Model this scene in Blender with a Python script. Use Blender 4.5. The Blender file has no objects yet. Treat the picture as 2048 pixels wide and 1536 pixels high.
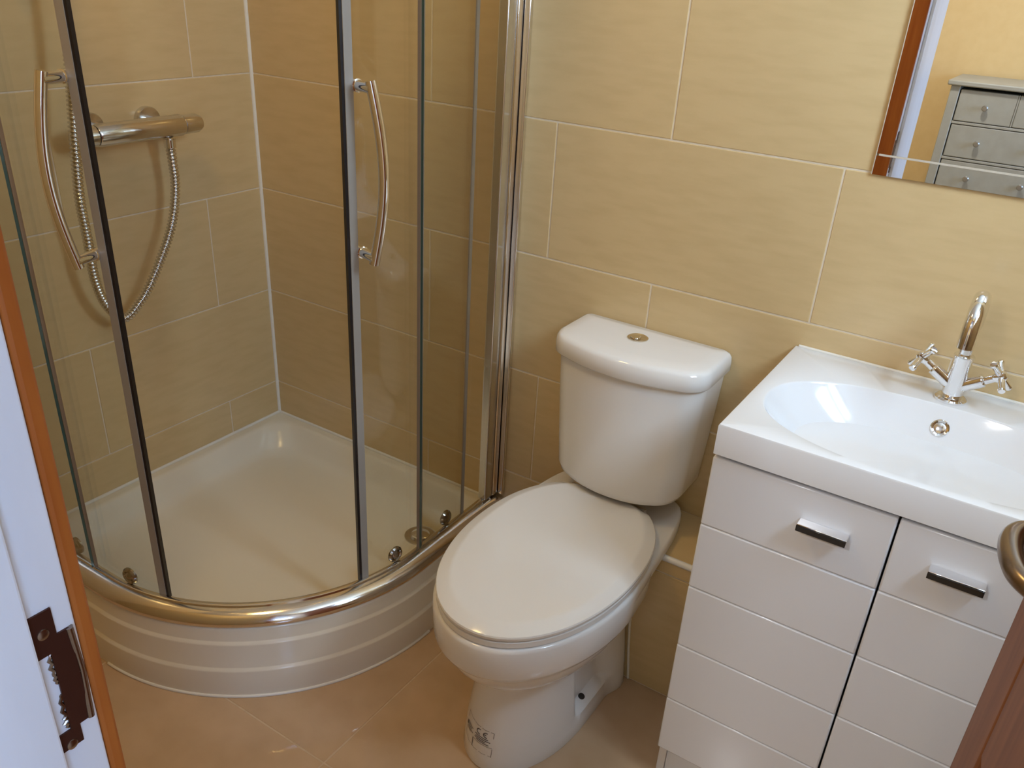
import bpy, bmesh, math, random
from mathutils import Vector, Matrix
random.seed(4)
sc = bpy.context.scene
COL = sc.collection
R = math.radians

# ------------------------------------------------------------------ camera
cam_d = bpy.data.cameras.new('camera')
cam = bpy.data.objects.new('camera', cam_d); COL.objects.link(cam)
cam_d.sensor_fit = 'HORIZONTAL'; cam_d.sensor_width = 36.0
cam_d.lens = 1702.99 / 2048 * 36.0
cam_d.shift_y = 71.0 / 2048
cam_d.clip_start = 0.02; cam_d.clip_end = 60
rgt = Vector((0.83542314, 0.54688318, 0.05465317))
dwn = Vector((0.29910825, -0.36897729, -0.87999433))
fwd = Vector((-0.46108832, 0.75151484, -0.47182943))
m = Matrix.Identity(4)
for i in range(3):
    m[i][0] = rgt[i]; m[i][1] = -dwn[i]; m[i][2] = -fwd[i]
m[0][3], m[1][3], m[2][3] = 1.88484, -1.65083, 1.49298
cam.matrix_world = m
sc.camera = cam

# ------------------------------------------------------------------ world, lights, exposure
w = bpy.data.worlds.new('world'); sc.world = w; w.use_nodes = True
w.node_tree.nodes['Background'].inputs[0].default_value = (0.75, 0.86, 1.0, 1)
w.node_tree.nodes['Background'].inputs[1].default_value = 0.3

def area(name, loc, direction, sx, sy, power, col):
    l = bpy.data.lights.new(name, 'AREA'); l.shape = 'RECTANGLE'
    l.size = sx; l.size_y = sy; l.energy = power; l.color = col
    o = bpy.data.objects.new(name, l); COL.objects.link(o)
    o.location = loc
    o.rotation_euler = Vector(direction).to_track_quat('-Z', 'Z').to_euler()
    return o
area('bathroom_window_daylight', (2.60, -0.80, 1.92), (-1, 0.12, -0.10), 0.95, 0.62, 62, (0.60, 0.785, 1.0))
area('bedroom_window_daylight', (3.62, -2.75, 1.60), (-1, 0.12, -0.18), 1.3, 1.25, 80, (0.36, 0.57, 1.0))

sc.view_settings.view_transform = 'Standard'
sc.view_settings.look = 'None'
sc.view_settings.gamma = 1.0
sc.view_settings.use_curve_mapping = False
sc.view_settings.exposure = 0.0

# ------------------------------------------------------------------ materials
def pbr(name, col, rough=0.5, metal=0.0, spec=0.5, coat=0.0):
    mt = bpy.data.materials.new(name); mt.use_nodes = True
    b = mt.node_tree.nodes['Principled BSDF']
    b.inputs['Base Color'].default_value = (*col, 1)
    b.inputs['Roughness'].default_value = rough
    b.inputs['Metallic'].default_value = metal
    b.inputs['Specular IOR Level'].default_value = spec
    b.inputs['Coat Weight'].default_value = coat
    return mt

def noise_pbr(name, c1, c2, scale, stretch=(1, 1, 1), rough=0.3, detail=6, lo=0.35, hi=0.65, bump=0.0, spec=0.5, vary=0.0):
    mt = pbr(name, c1, rough, 0, spec)
    nt = mt.node_tree; b = nt.nodes['Principled BSDF']
    tc = nt.nodes.new('ShaderNodeTexCoord'); mp = nt.nodes.new('ShaderNodeMapping')
    mp.inputs['Scale'].default_value = stretch
    oi = nt.nodes.new('ShaderNodeObjectInfo')
    mul = nt.nodes.new('ShaderNodeVectorMath'); mul.operation = 'SCALE'
    comb = nt.nodes.new('ShaderNodeCombineXYZ')
    for k in range(3): nt.links.new(oi.outputs['Random'], comb.inputs[k])
    mul.inputs['Scale'].default_value = 13.7
    nt.links.new(comb.outputs[0], mul.inputs[0])
    add = nt.nodes.new('ShaderNodeVectorMath'); add.operation = 'ADD'
    nt.links.new(tc.outputs['Object'], add.inputs[0]); nt.links.new(mul.outputs[0], add.inputs[1])
    nt.links.new(add.outputs[0], mp.inputs[0])
    nz = nt.nodes.new('ShaderNodeTexNoise'); nz.inputs['Scale'].default_value = scale; nz.inputs['Detail'].default_value = detail
    nt.links.new(mp.outputs[0], nz.inputs['Vector'])
    cr = nt.nodes.new('ShaderNodeValToRGB')
    cr.color_ramp.elements[0].position = lo; cr.color_ramp.elements[0].color = (*c1, 1)
    cr.color_ramp.elements[1].position = hi; cr.color_ramp.elements[1].color = (*c2, 1)
    nt.links.new(nz.outputs['Fac'], cr.inputs[0])
    last = cr.outputs[0]
    if vary:
        hs = nt.nodes.new('ShaderNodeHueSaturation')
        mr = nt.nodes.new('ShaderNodeMapRange'); mr.inputs['To Min'].default_value = 1 - vary; mr.inputs['To Max'].default_value = 1 + vary
        nt.links.new(oi.outputs['Random'], mr.inputs['Value']); nt.links.new(mr.outputs[0], hs.inputs['Value'])
        nt.links.new(last, hs.inputs['Color']); last = hs.outputs[0]
    nt.links.new(last, b.inputs['Base Color'])
    if bump:
        bp = nt.nodes.new('ShaderNodeBump'); bp.inputs['Strength'].default_value = bump; bp.inputs['Distance'].default_value = 0.002
        nt.links.new(nz.outputs['Fac'], bp.inputs['Height']); nt.links.new(bp.outputs[0], b.inputs['Normal'])
    return mt

def glass_mat(name, tint, ior=1.5, rough=0.0):
    mt = bpy.data.materials.new(name); mt.use_nodes = True
    nt = mt.node_tree; nt.nodes.clear()
    out = nt.nodes.new('ShaderNodeOutputMaterial'); mx = nt.nodes.new('ShaderNodeMixShader')
    tr = nt.nodes.new('ShaderNodeBsdfTransparent'); tr.inputs[0].default_value = (*tint, 1)
    gl = nt.nodes.new('ShaderNodeBsdfGlossy'); gl.inputs['Roughness'].default_value = rough; gl.inputs[0].default_value = (1, 1, 1, 1)
    # same Fresnel curve on both faces of the pane: 0.04 + 0.96 (1 - |cos|)^5
    ge = nt.nodes.new('ShaderNodeNewGeometry')
    dt = nt.nodes.new('ShaderNodeVectorMath'); dt.operation = 'DOT_PRODUCT'
    nt.links.new(ge.outputs['Normal'], dt.inputs[0]); nt.links.new(ge.outputs['Incoming'], dt.inputs[1])
    def mth(op, a, b=None):
        q = nt.nodes.new('ShaderNodeMath'); q.operation = op
        for k, x in enumerate((a, b)):
            if x is None: continue
            if isinstance(x, (int, float)): q.inputs[k].default_value = x
            else: nt.links.new(x, q.inputs[k])
        return q.outputs[0]
    f5 = mth('POWER', mth('SUBTRACT', 1.0, mth('ABSOLUTE', dt.outputs['Value'])), 5.0)
    fac = mth('ADD', mth('MULTIPLY', f5, 0.96), 0.04)
    nt.links.new(fac, mx.inputs[0]); nt.links.new(tr.outputs[0], mx.inputs[1]); nt.links.new(gl.outputs[0], mx.inputs[2])
    nt.links.new(mx.outputs[0], out.inputs[0])
    return mt

M = {}
M['tile'] = noise_pbr('beige_ceramic_tile', (0.69, 0.515, 0.275), (0.645, 0.478, 0.25), 12.0, (1.0, 1.0, 5.0), 0.22, 7, 0.40, 0.72, 0.03, vary=0.015)
M['floor_tile'] = noise_pbr('polished_floor_tile', (0.62, 0.43, 0.27), (0.55, 0.375, 0.225), 9.0, (1, 1, 1), 0.06, 7, 0.35, 0.7, 0, vary=0.02)
M['grout'] = noise_pbr('pale_grout', (0.80, 0.70, 0.56), (0.72, 0.62, 0.48), 60, rough=0.8)
M['floor_grout'] = noise_pbr('floor_grout', (0.66, 0.50, 0.33), (0.58, 0.43, 0.28), 60, rough=0.8)
M['silicone'] = pbr('white_silicone', (0.86, 0.83, 0.76), 0.35)
M['ceramic'] = pbr('white_vitreous_china', (0.86, 0.845, 0.83), 0.08, coat=0.3)
M['seat'] = pbr('white_seat_plastic', (0.86, 0.845, 0.82), 0.16)
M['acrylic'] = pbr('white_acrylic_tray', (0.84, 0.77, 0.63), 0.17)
M['basin'] = pbr('white_cast_resin', (0.84, 0.855, 0.885), 0.09)
M['gloss'] = pbr('white_gloss_lacquer', (0.82, 0.845, 0.90), 0.13)
M['carcass'] = pbr('white_carcass_board', (0.80, 0.79, 0.79), 0.4)
M['chrome'] = pbr('chrome', (0.86, 0.86, 0.87), 0.05, 1.0)
M['chrome_soft'] = pbr('satin_chrome', (0.70, 0.69, 0.68), 0.16, 1.0)
M['hose'] = pbr('hose_chrome', (0.66, 0.65, 0.63), 0.14, 1.0)
M['roller'] = pbr('dark_chrome_roller', (0.42, 0.41, 0.40), 0.10, 1.0)
M['alu'] = pbr('polished_aluminium', (0.82, 0.80, 0.78), 0.12, 1.0)
M['black_seal'] = pbr('black_magnetic_seal', (0.012, 0.010, 0.012), 0.35)
M['grey_seal'] = pbr('grey_plastic_seal', (0.36, 0.335, 0.30), 0.25)
M['clear_seal'] = pbr('clear_plastic_seal', (0.26, 0.20, 0.155), 0.45, spec=0.25)
M['glass'] = glass_mat('shower_glass', (0.955, 0.965, 0.95))
M['glass_edge'] = pbr('green_glass_edge', (0.035, 0.085, 0.085), 0.08, spec=0.8)
M['window_glass'] = glass_mat('window_glass', (0.97, 0.98, 0.98))
M['mirror'] = pbr('mirror_silver', (0.90, 0.90, 0.88), 0.005, 1.0)
M['mirror_edge'] = pbr('polished_mirror_edge', (0.75, 0.70, 0.60), 0.25, 0.3)
M['white_paint'] = noise_pbr('white_satin_paint', (0.88, 0.88, 0.89), (0.84, 0.84, 0.85), 30, (1, 1, 0.2), 0.3, bump=0.05)
M['ceiling'] = noise_pbr('ceiling_emulsion', (0.86, 0.85, 0.82), (0.83, 0.82, 0.79), 40, rough=0.9)
M['cream'] = noise_pbr('cream_wall_paint', (0.60, 0.46, 0.25), (0.56, 0.43, 0.23), 20, rough=0.7)
M['tan'] = noise_pbr('tan_wall_paint', (0.82, 0.58, 0.26), (0.79, 0.55, 0.24), 20, rough=0.8)
M['carpet'] = noise_pbr('beige_carpet', (0.42, 0.33, 0.24), (0.34, 0.27, 0.19), 150, rough=1.0, bump=0.5)
def wood(name, a, b, sc_=(6, 6, 0.5), rough=0.45):
    return noise_pbr(name, a, b, 9.0, sc_, rough, 8, 0.3, 0.7, 0.04, spec=0.25)
M['door_wood'] = wood('stained_oak_door', (0.27, 0.10, 0.036), (0.18, 0.06, 0.019))
M['door_panel'] = wood('stained_oak_panel', (0.28, 0.10, 0.030), (0.19, 0.06, 0.017))
M['trim_wood'] = wood('stained_architrave', (0.50, 0.155, 0.028), (0.36, 0.09, 0.014))
M['bronze'] = pbr('dark_bronze_plate', (0.085, 0.030, 0.018), 0.4, 0.6)
M['pewter'] = pbr('brushed_pewter', (0.30, 0.245, 0.21), 0.26, 1.0)
M['dark'] = pbr('gap_shade_and_screw_dark', (0.02, 0.015, 0.012), 0.7)
M['reflection_black'] = pbr('black_handle_reflection', (0.008, 0.006, 0.006), 0.1)  # dark reflection on the chrome handle fronts, put into the colour
M['ink'] = pbr('printed_ink', (0.10, 0.085, 0.09), 0.6)
M['sticker'] = pbr('clear_sticker', (0.78, 0.75, 0.74), 0.2)
M['grey_furn'] = noise_pbr('grey_green_furniture_paint', (0.42, 0.40, 0.33), (0.39, 0.37, 0.30), 20, rough=0.45)
M['knob_metal'] = pbr('pewter_knob', (0.45, 0.42, 0.36), 0.3, 0.8)
M['opal'] = pbr('opal_lamp_glass', (0.9, 0.85, 0.75), 0.3)
_b = M['opal'].node_tree.nodes['Principled BSDF']; _b.inputs['Emission Color'].default_value = (1.0, 0.74, 0.44, 1); _b.inputs['Emission Strength'].default_value = 3.0
M['button'] = pbr('brass_tinted_chrome', (0.72, 0.66, 0.55), 0.15, 1.0)

# ------------------------------------------------------------------ mesh helpers
def link(name, me, mat, parent=None):
    o = bpy.data.objects.new(name, me); COL.objects.link(o)
    if mat is not None:
        for mm in (mat if isinstance(mat, (list, tuple)) else [mat]):
            me.materials.append(M[mm] if isinstance(mm, str) else mm)
    if parent is not None: o.parent = parent
    return o

def mesh(name, verts, faces, mat, parent=None, smooth=None, midx=None):
    me = bpy.data.meshes.new(name)
    me.from_pydata([tuple(v) for v in verts], [], faces)
    bm = bmesh.new(); bm.from_mesh(me)
    if midx:
        bm.faces.ensure_lookup_table()
        for f, k in zip(bm.faces, midx): f.material_index = k
    bmesh.ops.recalc_face_normals(bm, faces=bm.faces)
    bm.to_mesh(me); bm.free()
    if smooth:
        for p in me.polygons: p.use_smooth = True
        me.set_sharp_from_angle(angle=R(smooth))
    return link(name, me, mat, parent)

def box_mesh(name, lo, hi, bev=0.0, seg=2):
    bm = bmesh.new()
    bmesh.ops.create_cube(bm, size=1.0)
    c = [(a + b) / 2 for a, b in zip(lo, hi)]; s = [abs(b - a) for a, b in zip(lo, hi)]
    for v in bm.verts: v.co = Vector([c[i] + v.co[i] * s[i] for i in range(3)])
    if bev:
        res = bmesh.ops.bevel(bm, geom=list(bm.edges), offset=min(bev, min(s) * 0.45), segments=seg, affect='EDGES', profile=0.5)
        for f in res['faces']: f.smooth = seg > 1
        for f in sorted(bm.faces, key=lambda q: -q.calc_area())[:6]: f.smooth = False
    me = bpy.data.meshes.new(name); bm.to_mesh(me); bm.free()
    return me

def box(name, lo, hi, mat, parent=None, bev=0.0, seg=2):
    return link(name, box_mesh(name, lo, hi, bev, seg), mat, parent)

def boxes(name, lst, mat, parent=None, bev=0.0):
    bm = bmesh.new()
    for lo, hi in lst:
        me = box_mesh('t', lo, hi, bev); bm.from_mesh(me); bpy.data.meshes.remove(me)
    me = bpy.data.meshes.new(name); bm.to_mesh(me); bm.free()
    return link(name, me, mat, parent)

def rings_mesh(rings, cap0=True, cap1=True, closed=True):
    verts, faces = [], []
    n = len(rings[0])
    for r in rings: verts += [tuple(p) for p in r]
    for i in range(len(rings) - 1):
        for j in range(n if closed else n - 1):
            a = i * n + j; b = i * n + (j + 1) % n
            faces.append((a, b, b + n, a + n))
    def fan(base, ring):
        c = Vector((0, 0, 0))
        for p in ring: c += Vector(p)
        c /= n; verts.append(tuple(c)); k = len(verts) - 1
        for j in range(n): faces.append((base + j, base + (j + 1) % n, k))
    if cap0: fan(0, rings[0])
    if cap1: fan((len(rings) - 1) * n, rings[-1])
    return verts, faces

def loft(name, rings, mat, parent=None, smooth=40, cap0=True, cap1=True):
    v, f = rings_mesh(rings, cap0, cap1)
    return mesh(name, v, f, mat, parent, smooth)

def frame_of(d):
    d = Vector(d).normalized()
    a = Vector((0, 0, 1)) if abs(d.z) < 0.9 else Vector((1, 0, 0))
    u = d.cross(a).normalized(); v = u.cross(d).normalized()
    return d, u, v

def lathe(name, origin, axis, prof, mat, parent=None, n=32, smooth=35, cap=True):
    """prof: list of (distance along axis, radius)"""
    d, u, v = frame_of(axis); o = Vector(origin)
    rings = [[o + d * t + (u * math.cos(k * 2 * math.pi / n) + v * math.sin(k * 2 * math.pi / n)) * r for k in range(n)] for t, r in prof]
    return loft(name, rings, mat, parent, smooth, cap, cap)

def tube_rings(pts, rad, n=14):
    pts = [Vector(p) for p in pts]
    rings = []
    d0 = (pts[1] - pts[0]).normalized()
    _, u, v = frame_of(d0); pd = d0
    for i, p in enumerate(pts):
        d = (pts[min(i + 1, len(pts) - 1)] - pts[max(i - 1, 0)]).normalized()
        q = pd.rotation_difference(d); u = q @ u; v = q @ v; pd = d
        r = rad(i / (len(pts) - 1)) if callable(rad) else rad
        ru, rv = (r if isinstance(r, tuple) else (r, r))
        rings.append([p + u * ru * math.cos(k * 2 * math.pi / n) + v * rv * math.sin(k * 2 * math.pi / n) for k in range(n)])
    return rings

def tube(name, pts, rad, mat, parent=None, n=14, smooth=50):
    return loft(name, tube_rings(pts, rad, n), mat, parent, smooth)

def spline(ctrl, per=8):
    P = [Vector(c) for c in ctrl]; out = []
    for i in range(len(P) - 1):
        p0 = P[max(i - 1, 0)]; p1 = P[i]; p2 = P[i + 1]; p3 = P[min(i + 2, len(P) - 1)]
        for k in range(per):
            t = k / per
            out.append(0.5 * ((2 * p1) + (p2 - p0) * t + (2 * p0 - 5 * p1 + 4 * p2 - p3) * t * t + (3 * p1 - p0 - 3 * p2 + p3) * t ** 3))
    out.append(P[-1]); return out

def tag(o, label, cat, group=None, kind=None):
    o['label'] = label; o['category'] = cat
    if group: o['group'] = group
    if kind: o['kind'] = kind
    return o

def empty(name, loc, label, cat, kind=None):
    o = bpy.data.objects.new(name, None); COL.objects.link(o); o.location = loc
    o.empty_display_size = 0.05
    tag(o, label, cat, kind=kind)
    return o

class Root:
    """an Empty at a thing's base; parts are given in world coordinates"""
    def __init__(s, name, loc, label, cat, kind=None):
        s.o = empty(name, loc, label, cat, kind)
        s.inv = Matrix.Translation(Vector(loc)).inverted()
    def add(s, part):
        part.parent = s.o; part.matrix_parent_inverse = s.inv; return part

# ================================================================== SETTING
XR, YF, ZC = 2.42, -1.416, 2.36      # right wall, door wall, ceiling
YB = -1.75                           # bedroom side of the thick door wall
BX0, BX1, BY = -0.2, 3.45, -3.86     # bedroom
JX0, JX1, DH = 1.385, 2.079, 2.02    # doorway

# --- back wall (tiles sit 8 mm proud of the grout bed)
TH, GAP = 0.3, 0.0032
tile_cache = {}
def tile_piece(size, axis):
    key = (round(size[0], 4), round(size[1], 4), axis)
    if key not in tile_cache:
        a, b = size[0] / 2, size[1] / 2; t = 0.004
        if axis == 'y': lo, hi = (-a, -t, -b), (a, t, b)
        elif axis == 'x': lo, hi = (-t, -a, -b), (t, a, b)
        else: lo, hi = (-a, -b, -t), (a, b, t)
        me = box_mesh('tile', lo, hi, 0.0012, 1)
        me.materials.append(M['floor_tile'] if axis == 'z' else M['tile'])
        tile_cache[key] = me
    return tile_cache[key]

def add_tile(name, lo, hi, axis, pos, parent):
    """rectangle lo..hi in the wall's own two axes, front face plane at pos"""
    w_, h_ = hi[0] - lo[0] - GAP, hi[1] - lo[1] - GAP
    if w_ < 0.012 or h_ < 0.012: return
    o = bpy.data.objects.new(name, tile_piece((w_, h_), axis)); COL.objects.link(o)
    ca, cb = (lo[0] + hi[0]) / 2, (lo[1] + hi[1]) / 2
    o.location = {'y': (ca, pos + 0.004, cb), 'x': (pos - 0.004, ca, cb), 'z': (ca, cb, pos - 0.004)}[axis]
    o.parent = parent
    return o

def cuts(a, b, off, step=0.605):
    k = math.ceil((a - off) / step + 1e-6); out = [a]
    while off + k * step < b - 1e-4:
        if off + k * step - a > 0.015: out.append(off + k * step)
        k += 1
    out.append(b); return out

wall_back = tag(box('wall_back', (-0.1, 0.0012, -0.05), (XR + 0.1, 0.1, ZC), 'grout'), 'beige tiled back wall behind toilet and basin', 'wall', kind='structure')
wall_left = tag(box('wall_left', (-0.1, YF, -0.05), (-0.0012, 0.0012, ZC), 'grout'), 'beige tiled left wall carrying the shower valve', 'wall', kind='structure')
for r in range(8):
    z0, z1 = r * TH, min((r + 1) * TH, ZC)
    offB = 0.60 if r % 2 == 0 else 0.94
    xs = cuts(0.0, XR, offB, 0.603)
    for a, b in zip(xs[:-1], xs[1:]): add_tile('wall_tile', (a, z0), (b, z1), 'y', 0.0, wall_back)
    offA = -0.186 if r % 2 == 0 else -0.581
    ys = cuts(YF, 0.0, offA)
    for a, b in zip(ys[:-1], ys[1:]): add_tile('wall_tile', (a, z0), (b, z1), 'x', 0.0, wall_left)

# --- floor
floor = tag(box('floor', (-0.1, YB, -0.06), (XR + 0.1, 0.1, -0.0008), 'floor_grout'), 'glossy beige tiled bathroom floor', 'floor', kind='structure')
xs = [0.0, 0.34, 0.95, 1.555, 2.16, XR]; ys = [YF - 0.03, -1.395, -0.793, -0.19, 0.0]
for i in range(len(xs) - 1):
    for j in range(len(ys) - 1):
        add_tile('floor_tile', (xs[i], ys[j]), (xs[i + 1], ys[j + 1]), 'z', 0.0, floor)

# --- ceiling, right wall with window, door wall
tag(box('ceiling', (-0.1, YB, ZC), (XR + 0.1, 0.1, ZC + 0.08), 'ceiling'), 'white painted bathroom ceiling', 'ceiling', kind='structure')
WY0, WY1, WZ0, WZ1 = -1.30, -0.30, 1.58, 2.26
tag(boxes('wall_right', [((XR, YF, -0.05), (XR + 0.12, WY0, ZC)), ((XR, WY1, -0.05), (XR + 0.12, 0.1, ZC)),
     ((XR, WY0, -0.05), (XR + 0.12, WY1, WZ0)), ((XR, WY0, WZ1), (XR + 0.12, WY1, ZC))], 'cream'), 'cream painted right wall with the bathroom window', 'wall', kind='structure')
tag(boxes('wall_front', [((-0.1, YB, -0.05), (JX0 - 0.03, YF, ZC)), ((JX1 + 0.03, YB, -0.05), (XR + 0.12, YF, ZC)),
     ((JX0 - 0.03, YB, DH + 0.03), (JX1 + 0.03, YF, ZC))], 'cream'), 'thick cream wall around the open doorway', 'wall', kind='structure')

def window(name, x0, x1, y0, y1, z0, z1, label):
    rt = Root(name, ((x0 + x1) / 2, (y0 + y1) / 2, z0), label, 'window', 'structure')
    t = 0.05; ym = (y0 + y1) / 2
    for lo, hi in [((x0, y0, z0), (x1, y0 + t, z1)), ((x0, y1 - t, z0), (x1, y1, z1)), ((x0, y0 + t, z0), (x1, y1 - t, z0 + t)),
                   ((x0, y0 + t, z1 - t), (x1, y1 - t, z1)), ((x0, ym - 0.03, z0 + t), (x1, ym + 0.03, z1 - t))]:
        rt.add(box('window_frame', lo, hi, 'white_paint', bev=0.004))
    for a, b in [(y0 + t, ym - 0.03), (ym + 0.03, y1 - t)]:
        rt.add(box('pane', ((x0 + x1) / 2 - 0.003, a, z0 + t), ((x0 + x1) / 2 + 0.003, b, z1 - t), 'window_glass'))
    return rt
window('window_1', XR + 0.03, XR + 0.09, WY0, WY1, WZ0, WZ1, 'white two-pane bathroom window in the right wall')

# --- bedroom seen in the mirror
tag(box('wall_bedroom_far', (BX0, BY - 0.1, 0), (BX1 + 0.1, BY, 2.4), 'tan'), 'tan bedroom wall behind the grey chest of drawers', 'wall', kind='structure')
tag(box('wall_bedroom_left', (BX0 - 0.1, BY, 0), (BX0, YB, 2.4), 'tan'), 'tan left wall of the bedroom', 'wall', kind='structure')
bw0, bw1, bz0, bz1 = -3.42, -2.08, 0.95, 2.15
tag(boxes('wall_bedroom_right', [((BX1, BY - 0.1, 0), (BX1 + 0.12, bw0, 2.4)), ((BX1, bw1, 0), (BX1 + 0.12, YB, 2.4)), ((BX1, bw0, 0), (BX1 + 0.12, bw1, bz0)), ((BX1, bw0, bz1), (BX1 + 0.12, bw1, 2.4))], 'tan'),
    'tan right wall of the bedroom with its window', 'wall', kind='structure')
tag(boxes('wall_bedroom_near', [((XR + 0.12, YB, 0), (BX1 + 0.1, YB + 0.1, 2.4)), ((BX0 - 0.1, YB, 0), (-0.1, YB + 0.1, 2.4))], 'tan'), 'tan near walls of the bedroom beside the doorway wall', 'wall', kind='structure')
tag(box('floor_bedroom', (BX0 - 0.1, BY - 0.1, -0.06), (BX1 + 0.1, YB, 0.0), 'carpet'), 'beige carpet floor of the bedroom', 'floor', kind='structure')
tag(box('ceiling_bedroom', (BX0 - 0.1, BY - 0.1, 2.4), (BX1 + 0.12, YB + 0.1, 2.48), 'ceiling'), 'white bedroom ceiling', 'ceiling', kind='structure')
window('window_2', BX1 + 0.03, BX1 + 0.09, bw0, bw1, bz0, bz1, 'white two-pane bedroom window in the right wall')

# --- pipe boxing between toilet and vanity
PBX0, PBX1, PBY, PBZ = 1.14, 1.5255, -0.194, 0.378
pb = Root('wall_boxing', ((PBX0 + PBX1) / 2, PBY / 2, 0), 'low tiled pipe boxing beside the toilet and vanity', 'boxing', 'structure')
pb.add(box('core', (PBX0, PBY + 0.001, 0.0), (PBX1, -0.0002, PBZ - 0.001), 'grout'))
def bare_tile(name, lo, hi):
    return box(name, lo, hi, 'tile', bev=0.001, seg=1)
pb.add(bare_tile('tile', (PBX0 + 0.002, PBY - 0.001, 0.003), (PBX1 - 0.002, PBY + 0.006, 0.335)))
pb.add(bare_tile('tile', (PBX0 + 0.002, PBY - 0.001, 0.339), (PBX1 - 0.002, PBY + 0.006, 0.372)))
pb.add(bare_tile('tile', (PBX0 + 0.002, PBY + 0.010, PBZ - 0.006), (PBX1 - 0.002, -0.003, PBZ + 0.001)))
pb.add(tube('edge_trim', [(PBX0, PBY + 0.003, PBZ - 0.003), ((PBX0 + PBX1) / 2, PBY + 0.003, PBZ - 0.003), (PBX1, PBY + 0.003, PBZ - 0.003)], 0.0075, 'white_paint', n=12))

# --- silicone beads
def bead(name, pts, r, label):
    return tag(tube(name, pts, r, 'silicone', n=8), label, 'sealant', kind='structure')
bead('trim_1', [(0.001, -0.001, 0.19), (0.001, -0.001, 1.2), (0.001, -0.001, ZC)], 0.006, 'white silicone bead down the shower corner')
bead('trim_2', [(0.0, -0.001, 0.192), (0.45, -0.001, 0.192), (0.86, -0.001, 0.192)], 0.0045, 'white silicone bead between back wall and shower tray')
bead('trim_3', [(0.001, 0.0, 0.192), (0.001, -0.45, 0.192), (0.001, -0.86, 0.192)], 0.0045, 'white silicone bead between left wall and shower tray')
bead('trim_4', [(1.535, -0.002, 0.8505), (1.83, -0.002, 0.8505), (2.12, -0.002, 0.8505)], 0.003, 'white silicone bead behind the basin')

# --- door lining, stop, strike plate, architraves
fr = Root('trim_5', (JX0, (YF + YB) / 2, 0), 'white painted door lining with a dark strike plate, at the left edge', 'door frame', 'structure')
fr.add(box('jamb', (JX0 - 0.03, YB, 0), (JX0, YF - 0.0005, DH + 0.03), 'white_paint', bev=0.002))
fr.add(box('jamb', (JX1, YB, 0), (JX1 + 0.03, YF - 0.0005, DH + 0.03), 'white_paint', bev=0.002))
fr.add(box('head', (JX0, YB, DH), (JX1, YF - 0.0005, DH + 0.03), 'white_paint', bev=0.002))
fr.add(box('door_stop', (JX0, -1.53, 0), (JX0 + 0.010, -1.4505, DH), 'white_paint', bev=0.002))
fr.add(box('door_stop', (JX1 - 0.010, -1.53, 0), (JX1, -1.4505, DH), 'white_paint', bev=0.002))
# strike plate: tabs, column with lip, mortice
sy0, sy1, sz0, sz1 = -1.4485, -1.4315, 0.955, 1.084
def poly_plate(name, pts, x, t, mat):
    n = len(pts)
    v = [(x, p[0], p[1]) for p in pts] + [(x + t, p[0], p[1]) for p in pts]
    f = [tuple(range(n)), tuple(range(n, 2 * n))] + [(i, (i + 1) % n, (i + 1) % n + n, i + n) for i in range(n)]
    return mesh(name, v, f, mat)
ymid = -1.4385
plate = fr.add(poly_plate('strike_plate', [(sy0, sz1), (sy1, sz1), (sy1, 1.060), (-1.4225, 1.060), (-1.4225, 0.972), (sy1, 0.972), (sy1, sz0),
    (sy0, sz0), (sy0, 0.972), (ymid, 0.972), (ymid, 1.047), (sy0, 1.047)], JX0, 0.0016, 'bronze'))
plate['label'] = 'dark bronze strike plate'
for zz in (1.066, 0.958):
    s_ = lathe('screw', (JX0 + 0.0014, -1.4405, zz), (1, 0, 0), [(0, 0.0045), (0.0008, 0.0042), (0.0016, 0.0022)], 'pewter', n=16)
    fr.add(s_)
fr.add(tube('lip', [(JX0 + 0.001, -1.4225, 1.060), (JX0 - 0.002, -1.4195, 1.016), (JX0 + 0.001, -1.4225, 0.972)], 0.003, 'pewter', n=8))
for zz, hh, ww in ((1.036, 0.010, 0.0030), (1.024, 0.006, 0.0018), (0.994, 0.013, 0.0026), (0.981, 0.007, 0.0034)):
    pts_ = [(JX0 + 0.0003, ymid - ww * math.cos(R(a)) * (0.6 + 0.4 * math.sin(3 * a)), zz + hh * math.sin(R(a))) for a in range(-90, 91, 20)]
    fr.add(tube('chip', pts_, lambda t: 0.0009 + 0.0007 * math.sin(t * math.pi), 'pewter', n=6))
ar = Root('trim_6', (JX0, YF, 0), 'orange stained wooden architrave on the bathroom side of the doorway', 'door frame', 'structure')
ar.add(box('architrave', (JX0 - 0.066, YF, 0), (JX0 + 0.0005, YF + 0.012, DH + 0.07), 'trim_wood', bev=0.003))
ar.add(box('architrave', (JX1 + 0.006, YF, 0), (JX1 + 0.075, YF + 0.012, DH + 0.07), 'trim_wood', bev=0.003))
ar.add(box('architrave', (JX0 + 0.0035, YF, DH + 0.002), (JX1 + 0.0055, YF + 0.012, DH + 0.07), 'trim_wood', bev=0.003))

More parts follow.
